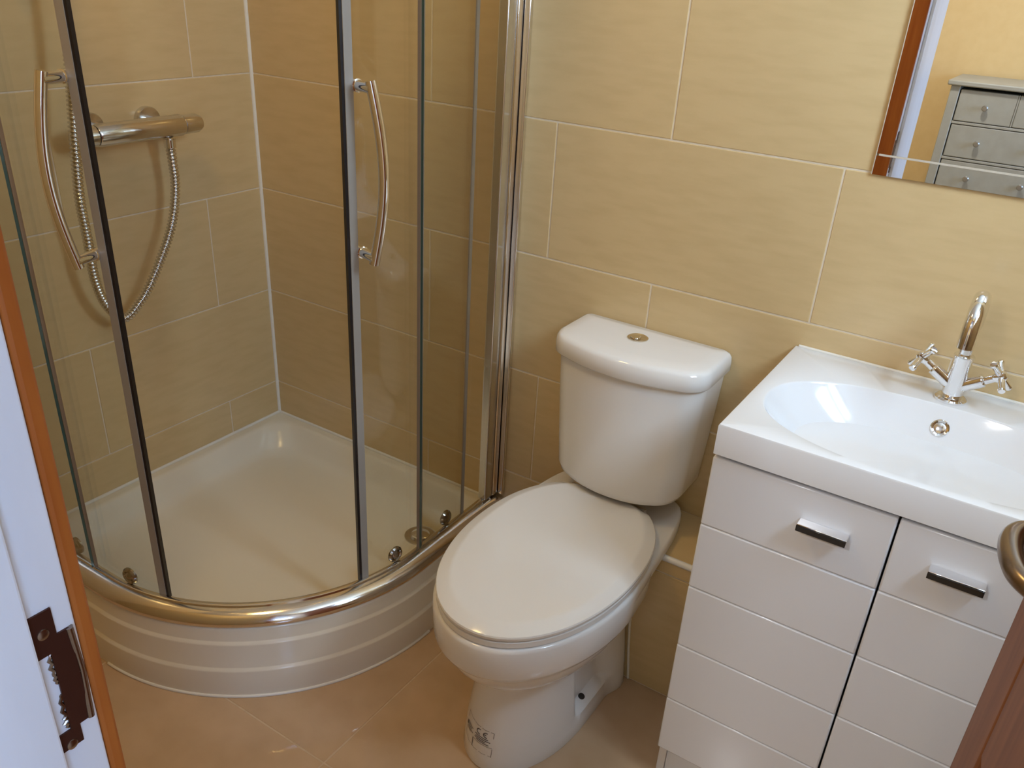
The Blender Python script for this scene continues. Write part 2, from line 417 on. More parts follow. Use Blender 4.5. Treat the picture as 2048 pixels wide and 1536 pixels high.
# --- open wooden door (hinged on the right jamb)
dr = Root('door_1', (2.079, -1.404, 0), 'open brown stained wooden door with a curved lever handle', 'door', 'structure')
ang = R(5)
ex = Vector((-math.sin(ang), math.cos(ang), 0)); ey = Vector((-math.cos(ang), -math.sin(ang), 0)); HG = Vector((2.079, -1.396, 0))
def DW(p): return HG + ex * p[0] + ey * p[1] + Vector((0, 0, p[2]))
def door_part(o):
    me = o.data
    for v in me.vertices: v.co = DW(v.co)
    me.flip_normals(); me.update(); dr.add(o); return o
DL, DT, ST = 0.68, 0.04, 0.11
door_part(box('stile', (0.0, 0.0, 0.008), (ST, DT, 1.985), 'door_wood', bev=0.003))
door_part(box('stile', (DL - ST, 0.0, 0.008), (DL, DT, 1.985), 'door_wood', bev=0.003))
for a, b in [(0.008, 0.21), (0.78, 0.92), (1.86, 1.985)]:
    door_part(box('rail', (ST + 0.0003, 0.001, a), (DL - ST - 0.0003, DT - 0.001, b), 'door_wood', bev=0.003))
for a, b in [(0.2103, 0.7797), (0.9203, 1.8597)]:
    door_part(box('panel', (ST + 0.0003, 0.009, a), (DL - ST - 0.0003, DT - 0.006, b), 'door_panel', bev=0.002))
door_part(lathe('handle_rose', (0.622, DT - 0.0005, 1.028), (0, 1, 0), [(0, 0.026), (0.006, 0.026), (0.009, 0.022)], 'pewter'))
hp = spline([(0.622, DT + 0.003, 1.028), (0.622, DT + 0.022, 1.028), (0.616, DT + 0.036, 1.028), (0.596, DT + 0.0435, 1.028), (0.568, DT + 0.0435, 1.027), (0.540, DT + 0.037, 1.026), (0.522, DT + 0.023, 1.025), (0.519, DT + 0.014, 1.025)], 8)
hd = door_part(tube('lever', hp, lambda t: 0.0098 + 0.0015 * math.sin(t * math.pi), 'pewter', n=18))
hd['label'] = 'curved pewter lever handle'

# --- ceiling lamps (above the picture; the bedroom one is added fill light)
def ceiling_lamp(name, x, y, z, label, power, col):
    cl = Root('ceiling_light', (x, y, z), label, 'ceiling light')
    cl.add(lathe('lamp_base', (x, y, z), (0, 0, -1), [(0.0003, 0.15), (0.012, 0.15), (0.016, 0.145)], 'white_paint', n=40))
    cl.add(lathe('lamp_shade', (x, y, z - 0.0165), (0, 0, -1), [(0, 0.135), (0.010, 0.138), (0.035, 0.125), (0.055, 0.09), (0.064, 0.04)], 'opal', n=40))
    bulb = bpy.data.lights.new(name, 'AREA'); bulb.shape = 'DISK'; bulb.size = 0.2; bulb.energy = power; bulb.color = col
    bo = bpy.data.objects.new(name, bulb); COL.objects.link(bo); bo.location = (x, y, z - 0.086)
ceiling_lamp('bathroom_lamp', 0.70, -0.95, ZC, 'round opal ceiling light over the shower end of the bathroom', 4.8, (1.0, 0.64, 0.20))
ceiling_lamp('bedroom_added_fill', 1.28, -2.65, 2.4, 'added round ceiling light brightening the bedroom and vanity', 19.5, (0.97, 0.98, 1.0))  # unseen lamp, added to brighten the bedroom wall, chest and vanity front

# ================================================================== SHOWER
def outline(inset, rc, H=0.88, Rm=0.53, nm=44, nc=8, wall=None):
    """closed tray outline: wall corner, right end, quadrant arc, left end"""
    pts = []
    a = inset if wall is None else wall; e = H - inset; rad = Rm - inset
    def arc(cx, cy, r, d0, d1, n):
        for k in range(n + 1):
            t = R(d0 + (d1 - d0) * k / n); pts.append((cx + r * math.cos(t), cy + r * math.sin(t)))
    arc(a + rc, -a - rc, rc, 180, 90, nc)
    arc(e - min(rc, 0.04), -a - min(rc, 0.04), min(rc, 0.04), 90, 0, nc)
    arc(0.35, -0.35, rad, 0, -90, nm)
    arc(a + min(rc, 0.04), -e + min(rc, 0.04), min(rc, 0.04), 270, 180, nc)
    return pts
prof = [(0.0, 0.003, 0.0), (0.0, 0.003, 0.072), (0.001, 0.003, 0.0755), (0.006, 0.003, 0.079), (0.007, 0.003, 0.081), (0.007, 0.003, 0.143), (0.008, 0.003, 0.1465), (0.013, 0.003, 0.150), (0.014, 0.003, 0.152),
        (0.014, 0.003, 0.181), (0.016, 0.004, 0.1865), (0.021, 0.004, 0.190), (0.034, 0.02, 0.190), (0.040, 0.05, 0.188), (0.046, 0.07, 0.182), (0.056, 0.09, 0.160), (0.070, 0.10, 0.132), (0.082, 0.10, 0.120), (0.10, 0.10, 0.114), (0.14, 0.10, 0.111), (0.25, 0.08, 0.108)]
tray = Root('shower_tray', (0.44, -0.44, 0), 'white quadrant shower tray with a ribbed curved skirt', 'shower tray')
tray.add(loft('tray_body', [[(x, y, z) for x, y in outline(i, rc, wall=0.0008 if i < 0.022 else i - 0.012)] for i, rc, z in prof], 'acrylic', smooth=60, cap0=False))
tray.add(tube('sealant_bead', [(x, y, 0.002) for x, y in outline(-0.001, 0.003)[18:63]], 0.004, 'silicone', n=8))
WX, WYd = 0.705, -0.165
tray.add(lathe('waste_rim', (WX, WYd, 0.1085), (0, 0, 1), [(0, 0.044), (0.004, 0.043), (0.006, 0.036), (0.004, 0.030)], 'chrome_soft', n=36))
tray.add(lathe('waste_cover', (WX, WYd, 0.111), (0, 0, 1), [(0, 0.026), (0.006, 0.025), (0.009, 0.018), (0.010, 0.004)], 'chrome', n=36))

def track(u0, u1, r, n=40):
    """plan points on the enclosure line: u<0 left straight, 0..90 arc, >90 right straight (metres past 90)"""
    pts = []
    if u0 < 0: pts.append((0.35 + u0, -0.35 - r, 0, -1))
    a0, a1 = max(u0, 0), min(u1, 90)
    if a1 > a0 or (u0 < 0 and u1 >= 0):
        k = max(2, int(n * (a1 - a0) / 90))
        for i in range(k + 1):
            a = R(-90 + a0 + (a1 - a0) * i / k); pts.append((0.35 + r * math.cos(a), -0.35 + r * math.sin(a), math.cos(a), math.sin(a)))
    if u0 < 0 and u1 < 0: pts.append((0.35 + u1, -0.35 - r, 0, -1))
    if u0 >= 90: pts.append((0.35 + r, -0.35 + (u0 - 90), 1, 0))
    if u1 > 90: pts.append((0.35 + r, -0.35 + (u1 - 90), 1, 0))
    return pts
def sweep(name, pts, sect, mat, smooth=35, edge=False):
    """sect: closed section (offset outward, z)"""
    rings = [[(x + nx * o, y + ny * o, z) for o, z in sect] for x, y, nx, ny in pts]
    n = len(sect); v = [p for r in rings for p in r]; f = []
    for i in range(len(rings) - 1):
        for j in range(n):
            f.append((i * n + j, i * n + (j + 1) % n, (i + 1) * n + (j + 1) % n, (i + 1) * n + j))
    mi = [0] * len(f)
    f.append(tuple(range(n))); f.append(tuple(range((len(rings) - 1) * n, len(rings) * n))); mi += [1 if edge else 0] * 2
    return mesh(name, v, f, mat, None, smooth, mi)
def slab(t, z0, z1): return [(-t / 2, z0), (t / 2, z0), (t / 2, z1), (-t / 2, z1)]

EZ0, EZ1 = 0.222, 1.87
enc = Root('shower_enclosure', (0.60, -0.60, 0.19), 'curved glass quadrant shower enclosure with chrome frame and open sliding doors', 'shower enclosure')
tsec = [(-0.0085, 0.1905), (0.036, 0.1905), (0.0372, 0.1955), (0.0362, 0.2010), (0.032, 0.2075), (0.024, 0.2135), (0.014, 0.2180), (0.006, 0.2200), (0.0045, 0.2245), (0.001, 0.2260), (-0.0055, 0.2260), (-0.0085, 0.2235)]
enc.add(sweep('bottom_track', track(-0.345, 90.345, 0.48, 56), tsec, 'alu', 40))
tsec2 = [(-0.028, EZ1), (0.030, EZ1), (0.030, EZ1 + 0.05), (-0.028, EZ1 + 0.05)]
enc.add(sweep('top_track', track(-0.345, 90.345, 0.48, 56), tsec2, 'alu', 40))
# wall profiles
for side in (0, 1):
    def T(x0, x1, y0, y1):
        return ((x0, y0), (x1, y1)) if side == 0 else ((-y1, -x1), (-y0, -x0))
    for nm_, q, mt in (('wall_profile', T(0.812, 0.846, -0.030, -0.0005), 'alu'), ('wall_profile', T(0.818, 0.842, -0.062, -0.0305), 'chrome_soft'),
                   ('wall_profile', T(0.8465, 0.862, -0.012, -0.0005), 'alu')):
        enc.add(box(nm_, (q[0][0], q[0][1], 0.2262), (q[1][0], q[1][1], EZ1 - 0.0005), mt, bev=0.003))
# fixed panes with their edge seal
FR, DRr = 0.486, 0.467
for side in (0, 1):
    u = (-0.29, -0.061) if side == 0 else (90.02, 90.29)
    p_ = sweep('fixed_panel', track(u[0], u[1], FR), slab(0.006, EZ0 + 0.004, EZ1), ['glass', 'glass_edge'], edge=True); enc.add(p_)
    e = u[1] if side == 0 else u[0]; s = 1 if side == 0 else -1
    us = sorted((e + s * 0.0006, e - s * 0.011))
    sl = sweep('edge_seal', track(us[0], us[1], FR), [(-0.0115, EZ0 + 0.004), (-0.0036, EZ0 + 0.004), (-0.0036, EZ1), (-0.0115, EZ1)], 'clear_seal'); enc.add(sl)
# sliding doors
for side in (0, 1):
    if side == 0: ug, lead, trail = (-0.215, 18.2), 19, -0.215
    else: ug, lead, trail = (71.8, 90.215), 71, 90.215
    d = enc.add(sweep('sliding_door', track(ug[0], ug[1], DRr), slab(0.006, EZ0 - 0.016, EZ1 - 0.004), ['glass', 'glass_edge'], edge=True))
    d['label'] = ('left' if side == 0 else 'right') + ' curved glass sliding door with a bow handle'
    g = 1 if side == 0 else -1
    zz = (EZ0 - 0.015, EZ1 - 0.005)
    def strip(name, a, b, o0, o1, mat):
        a, b = min(a, b), max(a, b)
        s_ = sweep(name, track(a, b, DRr), [(o0, zz[0]), (o1, zz[0]), (o1, zz[1]), (o0, zz[1])], mat); s_.parent = d; return s_
    e0 = ug[1] if side == 0 else ug[0]
    strip('magnetic_seal', e0 + g * 0.02, e0 + g * 0.70, -0.0045, 0.0050, 'black_seal')
    strip('seal_carrier', e0 - g * 2.0, e0, 0.0032, 0.0065, 'grey_seal')
    strip('seal_carrier', e0 - g * 2.0, e0, -0.0065, -0.0032, 'grey_seal')
    e1 = ug[0] if side == 0 else ug[1]
    strip('trailing_seal', e1, e1 + g * 0.010, 0.0032, 0.0065, 'clear_seal')
    # rollers
    spots = [((0.215, -0.35 - DRr), (0, -1)), ((0.404, -0.813), None)] if side == 0 else [((0.35 + DRr, -0.212), (1, 0)), ((0.813, -0.404), None)]
    for (px, py), nn in spots:
        if nn is None:
            dx, dy = px - 0.35, py + 0.35; L = math.hypot(dx, dy); nn = (dx / L, dy / L); px, py = 0.35 + nn[0] * DRr, -0.35 + nn[1] * DRr
        o_ = lathe('roller', (px + nn[0] * 0.0032, py + nn[1] * 0.0032, 0.246), (nn[0], nn[1], 0), [(0, 0.0205), (0.004, 0.0205), (0.008, 0.0175), (0.009, 0.014), (0.006, 0.011), (0.009, 0.008), (0.011, 0.003)], 'roller', n=28)
        o_.parent = d
    # bow handle: two mounts and a grip bent outward
    hang = -74.6 if side == 0 else -15.4
    n_ = Vector((math.cos(R(hang)), math.sin(R(hang)), 0)); base = Vector((0.35, -0.35, 0)) + n_ * DRr
    tang = Vector((-n_.y, n_.x, 0)) * (1 if side == 1 else -1)
    hb = []
    zt, zb_ = 1.292, 0.995
    for zc_ in (zt, zb_):
        hb.append(lathe('t', base + n_ * 0.003 + Vector((0, 0, zc_)), n_, [(0, 0.0115), (0.008, 0.0115), (0.009, 0.0095), (0.052, 0.0095)], None, n=20))
    gp = []
    for k in range(25):
        t = k / 24; z = zb_ - 0.012 + (zt - zb_ + 0.024) * t
        gp.append(base + n_ * (0.050 + 0.018 * math.sin(math.pi * t)) + tang * (0.012 * math.sin(math.pi * t)) + Vector((0, 0, z)))
    hb.append(tube('t', gp, 0.0098, None, n=20))
    bm = bmesh.new()
    for h in hb: bm.from_mesh(h.data)
    me = bpy.data.meshes.new('handle'); bm.to_mesh(me); bm.free()
    for p in me.polygons: p.use_smooth = True
    me.set_sharp_from_angle(angle=R(40))
    for h in hb: bpy.data.objects.remove(h)
    o_ = link('handle', me, 'chrome', d)

# --- thermostatic valve on the left wall
VX, VZ = 0.078, 1.110
vv = Root('shower_valve', (0.0, -0.40, VZ), 'chrome thermostatic bar shower valve on the left wall', 'shower valve')
vv.add(lathe('valve_body', (VX, -0.52, VZ), (0, 1, 0), [(0, 0.0225), (0.004, 0.0245), (0.22, 0.0245), (0.224, 0.0225)], 'chrome_soft'))
for yy, sgn in ((-0.2955, 1), (-0.5205, -1)):
    k_ = lathe('control_knob', (VX, yy, VZ), (0, sgn, 0), [(0, 0.0195), (0.002, 0.0225), (0.042, 0.0215), (0.052, 0.017), (0.056, 0.008)], 'chrome_soft')
    vv.add(k_)
for yy in (-0.335, -0.485):
    vv.add(lathe('wall_flange', (0.0, yy, VZ + 0.004), (1, 0, 0), [(0.0002, 0.033), (0.012, 0.033), (0.015, 0.031), (0.017, 0.015), (0.060, 0.015)], 'chrome_soft'))
vv.add(lathe('outlet', (VX, -0.334, VZ - 0.0235), (0, 0, -1), [(0, 0.010), (0.004, 0.010), (0.0045, 0.0145), (0.024, 0.0140), (0.026, 0.011)], 'chrome', n=24))

# --- hose (ribbed) up to the hand shower
ctrl = [(VX, -0.334, VZ - 0.0500), (0.078, -0.333, 1.03), (0.076, -0.334, 0.961), (0.075, -0.362, 0.868), (0.072, -0.43, 0.757), (0.070, -0.478, 0.704), (0.070, -0.521, 0.682), (0.072, -0.560, 0.725), (0.085, -0.585, 0.799), (0.098, -0.593, 0.897), (0.110, -0.601, 0.990), (0.117, -0.597, 1.075), (0.117, -0.589, 1.145), (0.112, -0.577, 1.213), (0.108, -0.560, 1.35), (0.104, -0.548, 1.55), (0.10, -0.54, 1.72)]
base_pts = spline(ctrl, 16)
Ls = [0.0]
for a, b in zip(base_pts[:-1], base_pts[1:]): Ls.append(Ls[-1] + (b - a).length)
def at_len(s):
    lo, hi = 0, len(Ls) - 1
    while hi - lo > 1:
        md = (lo + hi) // 2
        if Ls[md] <= s: lo = md
        else: hi = md
    t = (s - Ls[lo]) / max(1e-9, Ls[hi] - Ls[lo]); return base_pts[lo].lerp(base_pts[hi], t)
pitch = 0.0086; nr = int(Ls[-1] / pitch)
hp_, hr_ = [], []
for k in range(nr):
    for q, rr in ((0.0, 0.0080), (0.14, 0.0081), (0.25, 0.0108), (0.5, 0.0116), (0.75, 0.0108), (0.86, 0.0081)):
        hp_.append(at_len(min(Ls[-1], (k + q) * pitch))); hr_.append(rr)
hose = tag(tube('shower_hose', hp_, lambda t: hr_[min(len(hr_) - 1, int(round(t * (len(hr_) - 1))))], 'hose', n=12, smooth=75), 'ribbed chrome shower hose hanging in a loop from the bar valve', 'shower hose')
# riser rail and hand shower, above the photo's edge
rr_ = Root('shower_riser_rail', (0.0, -0.60, 1.42), 'chrome riser rail on the left wall above the shower valve', 'shower rail')
rr_.add(tube('rail', [(0.05, -0.60, 1.42), (0.05, -0.60, 1.7), (0.05, -0.60, 2.05)], 0.0095, 'chrome'))
for zz in (1.44, 2.03):
    rr_.add(lathe('wall_bracket', (0.0002, -0.60, zz), (1, 0, 0), [(0, 0.02), (0.012, 0.018), (0.058, 0.014)], 'chrome'))
rr_.add(lathe('slider', (0.05, -0.60, 1.74), (0, 0, 1), [(0, 0.012), (0.003, 0.018), (0.045, 0.018), (0.048, 0.012)], 'chrome'))
hs = Root('hand_shower', (0.11, -0.54, 1.72), 'chrome hand shower held on the riser rail', 'shower head')
hs.add(tube('grip', spline([(0.10, -0.54, 1.725), (0.105, -0.54, 1.82), (0.13, -0.54, 1.92)], 6), lambda t: 0.011 + 0.004 * t, 'chrome'))
hs.add(lathe('spray_head', (0.125, -0.54, 1.935), (0.8, 0, -0.6), [(0, 0.012), (0.012, 0.04), (0.022, 0.045), (0.026, 0.040)], 'chrome'))

# ================================================================== TOILET
TX = 1.222; YC = -0.38
def egg(a, bf, bb, nb, n=96, back_cut=None, nf=2.05, tx=TX, tilt=0.0):
    pts = []
    for k in range(n):
        t = 2 * math.pi * k / n; c, s = math.cos(t), math.sin(t)
        b, ex_ = (bb, nb) if s > 0 else (bf, nf)
        if s > 0: ex_ = 2.05 + (nb - 2.05) * min(1, s * 2.5)
        r = (abs(c / a) ** ex_ + abs(s / b) ** ex_) ** (-1 / ex_)
        x, y = r * c, r * s
        if back_cut is not None and y > back_cut - YC: y = back_cut - YC
        pts.append((tx + x, YC + y))
    return pts
toilet = Root('toilet', (TX, -0.34, 0), 'white close-coupled toilet with closed lid between shower and vanity', 'toilet')
def pan_ring(z, a, bf, bb, nb):
    ring = []
    for k, (x, y) in enumerate(egg(a, bf, bb, nb, 128)):
        # hollow on each flank of the foot
        if z < 0.32 and abs(x - TX) > 0.5 * a:
            wy = max(0.0, 1 - abs(y + 0.345) / 0.080); wy = min(1.0, wy * 3.0)
            zf = min(1.0, max(0.0, (z - 0.052) / 0.010)) * min(1.0, max(0.0, (0.33 - z) / 0.05))
            sg = 1 if x > TX else -1
            x -= sg * 0.026 * wy * wy * (3 - 2 * wy) * zf
        ring.append((x, y, z))
    return ring
lev = [(0.0, 0.122, 0.232, 0.1845, 16), (0.004, 0.1235, 0.234, 0.1845, 16), (0.03, 0.121, 0.230, 0.1845, 16), (0.050, 0.1195, 0.2275, 0.1845, 16), (0.054, 0.119, 0.227, 0.1845, 16), (0.058, 0.119, 0.226, 0.1845, 16), (0.062, 0.1185, 0.226, 0.1845, 16), (0.07, 0.118, 0.225, 0.1845, 16), (0.11, 0.114, 0.215, 0.1845, 16), (0.16, 0.109, 0.203, 0.1845, 16),
       (0.20, 0.107, 0.198, 0.1845, 16), (0.225, 0.109, 0.200, 0.1845, 16), (0.235, 0.115, 0.206, 0.1845, 16), (0.241, 0.126, 0.218, 0.1845, 6), (0.247, 0.139, 0.233, 0.1845, 5), (0.256, 0.150, 0.248, 0.1845, 5), (0.270, 0.160, 0.263, 0.1845, 5), (0.290, 0.1695, 0.278, 0.1845, 5), (0.308, 0.1755, 0.287, 0.1845, 5), (0.318, 0.1780, 0.2905, 0.1845, 5), (0.323, 0.1815, 0.295, 0.1845, 5), (0.329, 0.1880, 0.303, 0.1845, 5), (0.338, 0.1912, 0.3075, 0.1845, 5), (0.375, 0.193, 0.310, 0.1845, 5),
       (0.3815, 0.193, 0.310, 0.186, 5), (0.3825, 0.193, 0.310, 0.370, 7), (0.400, 0.193, 0.310, 0.372, 7), (0.4055, 0.191, 0.308, 0.370, 7), (0.408, 0.187, 0.304, 0.366, 7)]
def deck_fix(ring, z):
    # rear deck narrows a little towards the wall
    out = []
    for x, y, z_ in ring:
        if y > YC and z > 0.238:
            k = min(1, (y - YC) / 0.34); x = TX + (x - TX) * (1 - 0.15 * k)
        elif y > YC + 0.10 and z < 0.235:      # the foot spreads again against the boxing
            k = min(1, (y - YC - 0.10) / 0.05); x = TX + (x - TX) * (1 + 0.12 * k * k * (3 - 2 * k))
        out.append((x, y, z_))
    return out
pan = toilet.add(loft('pan', [deck_fix(pan_ring(*l), l[0]) for l in lev], 'ceramic', smooth=45))
for s in (-1, 1):
    o_ = lathe('fixing_screw', (TX + s * 0.0995, -0.365, 0.0585), (s * 0.45, 0, 1), [(0, 0.0075), (0.004, 0.0075), (0.006, 0.004)], 'dark', n=16)
    o_.parent = pan
bd = toilet.add(tube('sealant_bead', [(TX + 0.140, -0.1962, 0.003), (TX + 0.136, -0.1962, 0.04), (TX + 0.130, -0.1962, 0.09), (TX + 0.1245, -0.1962, 0.15), (TX + 0.122, -0.1962, 0.20), (TX + 0.127, -0.1962, 0.24)], 0.0032, 'silicone', n=8))
# printed sticker near the foot, wrapped on the pan surface
def pan_pt(ang_deg, z, off):
    for i in range(len(lev) - 1):
        if lev[i][0] <= z <= lev[i + 1][0]:
            t = (z - lev[i][0]) / (lev[i + 1][0] - lev[i][0])
            a = lev[i][1] + (lev[i + 1][1] - lev[i][1]) * t; bf = lev[i][2] + (lev[i + 1][2] - lev[i][2]) * t
            break
    c, s = math.cos(R(ang_deg)), math.sin(R(ang_deg))
    r = (abs(c / a) ** 2.05 + abs(s / bf) ** 2.05) ** (-1 / 2.05)
    nx, ny = c / a, s / bf; L = math.hypot(nx, ny)
    return Vector((TX + r * c + nx / L * off, YC + r * s + ny / L * off, z))
# sticker local frame: su to the right (metres), sv up; centred here
S_ANG, S_Z = -95.0, 0.072
def st(u, v, off=0.0007):
    ca, sa = math.cos(R(0)), math.sin(R(0))
    uu, vv_ = u * ca - v * sa, u * sa + v * ca
    return pan_pt(S_ANG + math.degrees(uu / 0.165), S_Z + vv_, off)
def print_quads(name, quads, mat, parent):
    v, f = [], []
    for u0, v0, u1, v1 in quads:
        n = 4
        for i in range(n + 1):
            u = u0 + (u1 - u0) * i / n
            v += [st(u, v0), st(u, v1)]
        b = len(v) - 2 * (n + 1)
        for i in range(n): f.append((b + 2 * i, b + 2 * i + 2, b + 2 * i + 3, b + 2 * i + 1))
    o = mesh(name, v, f, mat); o.parent = parent; return o
lw = 0.0008
qs = []
# outline box of the sticker and the empty square at its foot
for a in ((-0.034, 0.026, 0.030, 0.026 + lw), (-0.034, -0.032, 0.030, -0.032 + lw), (-0.034, -0.032, -0.034 + lw, 0.026), (0.030 - lw, -0.032, 0.030, 0.026), (-0.008, -0.010, 0.030, -0.010 + lw), (-0.008, -0.032, -0.008 + 1.8 * lw, -0.010)): qs.append(a)
# small lines of text
for i, (a, b) in enumerate([(-0.004, 0.022), (-0.002, 0.026), (-0.004, 0.018), (0.0, 0.024)]):
    qs.append((a, 0.0055 - 0.0038 * i, b, 0.0055 - 0.0038 * i + 0.0017))
for i, (a, b) in enumerate([(-0.029, -0.010), (-0.030, -0.014), (-0.026, -0.009), (-0.030, -0.016)]):
    qs.append((a, 0.006 - 0.0044 * i, b, 0.006 - 0.0044 * i + 0.0016))
qs.append((-0.033, -0.004, -0.0285, 0.005))
# CE mark: letter arcs from short strokes
def arc_quads(cu, cv, r, d0, d1, wd, n=9):
    out = []
    for i in range(n):
        a = R(d0 + (d1 - d0) * (i + 0.5) / n); out.append((cu + r * math.cos(a) - wd, cv + r * math.sin(a) - wd, cu + r * math.cos(a) + wd, cv + r * math.sin(a) + wd))
    return out
qs += arc_quads(0.004, 0.0155, 0.0052, 70, 290, 0.0010) + arc_quads(0.0175, 0.0155, 0.0052, 70, 290, 0.0010) + [(0.0125, 0.0147, 0.0175, 0.0163)]
sticker = print_quads('sticker_print', qs, 'ink', pan)
sticker['label'] = 'small printed CE sticker'
# seat ring, lid, hinges
def ring_at(z, a, bf, bb, cut=None, n=96): return [(x, y, z) for x, y in egg(a, bf, bb, 2.25, n, cut)]
toilet.add(loft('seat', [ring_at(0.4095, 0.184, 0.300, 0.268, -0.146), ring_at(0.411, 0.187, 0.3035, 0.270, -0.145), ring_at(0.4225, 0.187, 0.3035, 0.270, -0.145), ring_at(0.424, 0.184, 0.300, 0.268, -0.146)], 'seat', smooth=40))
lid = toilet.add(loft('seat_lid', [ring_at(0.4255, 0.183, 0.299, 0.268, -0.148), ring_at(0.4275, 0.1875, 0.304, 0.272, -0.146), ring_at(0.4335, 0.1885, 0.305, 0.273, -0.146), ring_at(0.4365, 0.1870, 0.3035, 0.271, -0.147), ring_at(0.4380, 0.1840, 0.3005, 0.268, -0.149), ring_at(0.4455, 0.1660, 0.2800, 0.252, -0.151), ring_at(0.4468, 0.1625, 0.2755, 0.248, -0.152), ring_at(0.4473, 0.158, 0.270, 0.243, -0.154), ring_at(0.4480, 0.07, 0.12, 0.12)], 'seat', smooth=22))
for s in (-1, 1):
    toilet.add(lathe('hinge', (TX + s * 0.078 - 0.016, -0.131, 0.421), (1, 0, 0), [(0, 0.010), (0.002, 0.0115), (0.030, 0.0115), (0.032, 0.010)], 'chrome', n=20))
# cistern
CX = 1.232
def dshape(hw, yb, yf, bow, rc, n=12, rb=0.012):
    """plan of the cistern: straight back, bowed front with round corners"""
    pts = []
    def arc(cx, cy, r, d0, d1, k=n):
        for i in range(k + 1):
            t = R(d0 + (d1 - d0) * i / k); pts.append((CX + cx + r * math.cos(t), cy + r * math.sin(t)))
    arc(-hw + rb, yb - rb, rb, 180, 90, 5); arc(hw - rb, yb - rb, rb, 90, 0, 5)
    arc(hw - rc, yf + rc, rc, 0, -76)
    # bowed front
    x1, y1 = pts[-1][0] - CX, pts[-1][1]; m_ = 20
    for i in range(1, m_):
        x = x1 - 2 * x1 * i / m_; pts.append((CX + x, y1 - bow * (1 - (x / x1) ** 2)))
    arc(-hw + rc, yf + rc, rc, -104, -180)
    return pts
def cring(z, hw, yb, yf, bow, rc, lift=0.0):
    return [(x, y, z + lift * (abs(x - CX) / hw) ** 4) for x, y in dshape(hw, yb, yf, bow, rc)]
toilet.add(loft('cistern', [cring(0.452, 0.120, -0.02, -0.135, 0.015, 0.05, 0.02), cring(0.455, 0.138, -0.012, -0.150, 0.02, 0.055, 0.018), cring(0.464, 0.149, -0.006, -0.160, 0.023, 0.058, 0.014), cring(0.48, 0.153, -0.004, -0.163, 0.024, 0.06, 0.008), cring(0.55, 0.157, -0.004, -0.165, 0.024, 0.06), cring(0.66, 0.164, -0.004, -0.167, 0.024, 0.06), cring(0.757, 0.169, -0.004, -0.168, 0.024, 0.06)], 'ceramic', smooth=50))
clid = toilet.add(loft('cistern_lid', [cring(0.7575, 0.170, -0.003, -0.169, 0.024, 0.06), cring(0.758, 0.175, -0.002, -0.175, 0.025, 0.06), cring(0.762, 0.178, -0.002, -0.178, 0.025, 0.06), cring(0.780, 0.178, -0.002, -0.178, 0.025, 0.06), cring(0.792, 0.1765, -0.003, -0.1765, 0.025, 0.06), cring(0.7985, 0.1725, -0.005, -0.172, 0.025, 0.058), cring(0.8022, 0.1655, -0.009, -0.163, 0.025, 0.055), cring(0.8035, 0.140, -0.03, -0.135, 0.022, 0.05), cring(0.8045, 0.08, -0.06, -0.11, 0.01, 0.02)], 'ceramic', smooth=50))
bx_, by_ = 1.221, -0.078
b1 = lathe('flush_button', (bx_, by_, 0.8035), (0, 0, 1), [(0, 0.0225), (0.003, 0.0225), (0.0042, 0.0205), (0.0035, 0.0190)], 'button', n=36)
b2 = lathe('flush_button', (bx_ - 0.004, by_ - 0.003, 0.806), (0, 0, 1), [(0, 0.012), (0.0035, 0.0115), (0.0042, 0.006)], 'button', n=28)
for b_ in (b1, b2): b_.parent = clid

# ================================================================== VANITY AND BASIN
VX0, VX1, VY = 1.5275, 2.1255, -0.42
va = Root('vanity_unit', ((VX0 + VX1) / 2, -0.2, 0), 'white gloss vanity unit with two grooved doors under the basin', 'cabinet')
va.add(box('side_panel', (VX0, -0.400, 0.0), (VX0 + 0.016, -0.0005, 0.783), 'carcass', bev=0.001))
va.add(box('side_panel', (VX1 - 0.016, -0.400, 0.0), (VX1, -0.0005, 0.783), 'carcass', bev=0.001))
va.add(box('back_panel', (VX0 + 0.0165, -0.016, 0.1), (VX1 - 0.0165, -0.0005, 0.783), 'carcass'))
va.add(box('bottom_panel', (VX0 + 0.0165, -0.398, 0.094), (VX1 - 0.0165, -0.017, 0.11), 'carcass'))
va.add(box('top_rail', (VX0 + 0.0165, -0.398, 0.765), (VX1 - 0.0165, -0.34, 0.783), 'dark'))  # coloured dark to paint the shade in the gap under the basin
va.add(box('plinth', (VX0 + 0.0165, -0.396, 0.0), (VX1 - 0.0165, -0.380, 0.0935), 'gloss', bev=0.001))
xm = 1.8262
zb = [0.0925, 0.231, 0.371, 0.511, 0.649, 0.786]
for i, (a, b) in enumerate([(VX0, xm - 0.0016), (xm + 0.0016, VX1)]):
    d = va.add(box('door', (a + 0.001, -0.4035, zb[0]), (b - 0.001, -0.4012, zb[-1]), 'gloss'))
    d['label'] = ('left' if i == 0 else 'right') + ' white gloss door with horizontal grooves'
    for z0, z1 in zip(zb[:-1], zb[1:]):
        o_ = box('board', (a, VY, z0 + 0.0003), (b, -0.4036, z1 - 0.0003), 'gloss', bev=0.0032, seg=2)
        o_.parent = d
    h0, h1 = ((1.687, 1.766), (1.885, 1.964))[i]
    o_ = box('handle', (h0, VY - 0.022, 0.7205), (h1, VY - 0.0003, 0.7300), 'chrome', bev=0.001)
    o_.parent = d; o_['label'] = 'chrome bar handle'
    o_ = box('handle_dark_reflection', (h0 + 0.0004, VY - 0.0240, 0.7180), (h1 - 0.0004, VY - 0.0222, 0.7286), 'reflection_black', bev=0.0006)  # black strip painting the dark reflection and shade on the handle front
    o_.parent = d

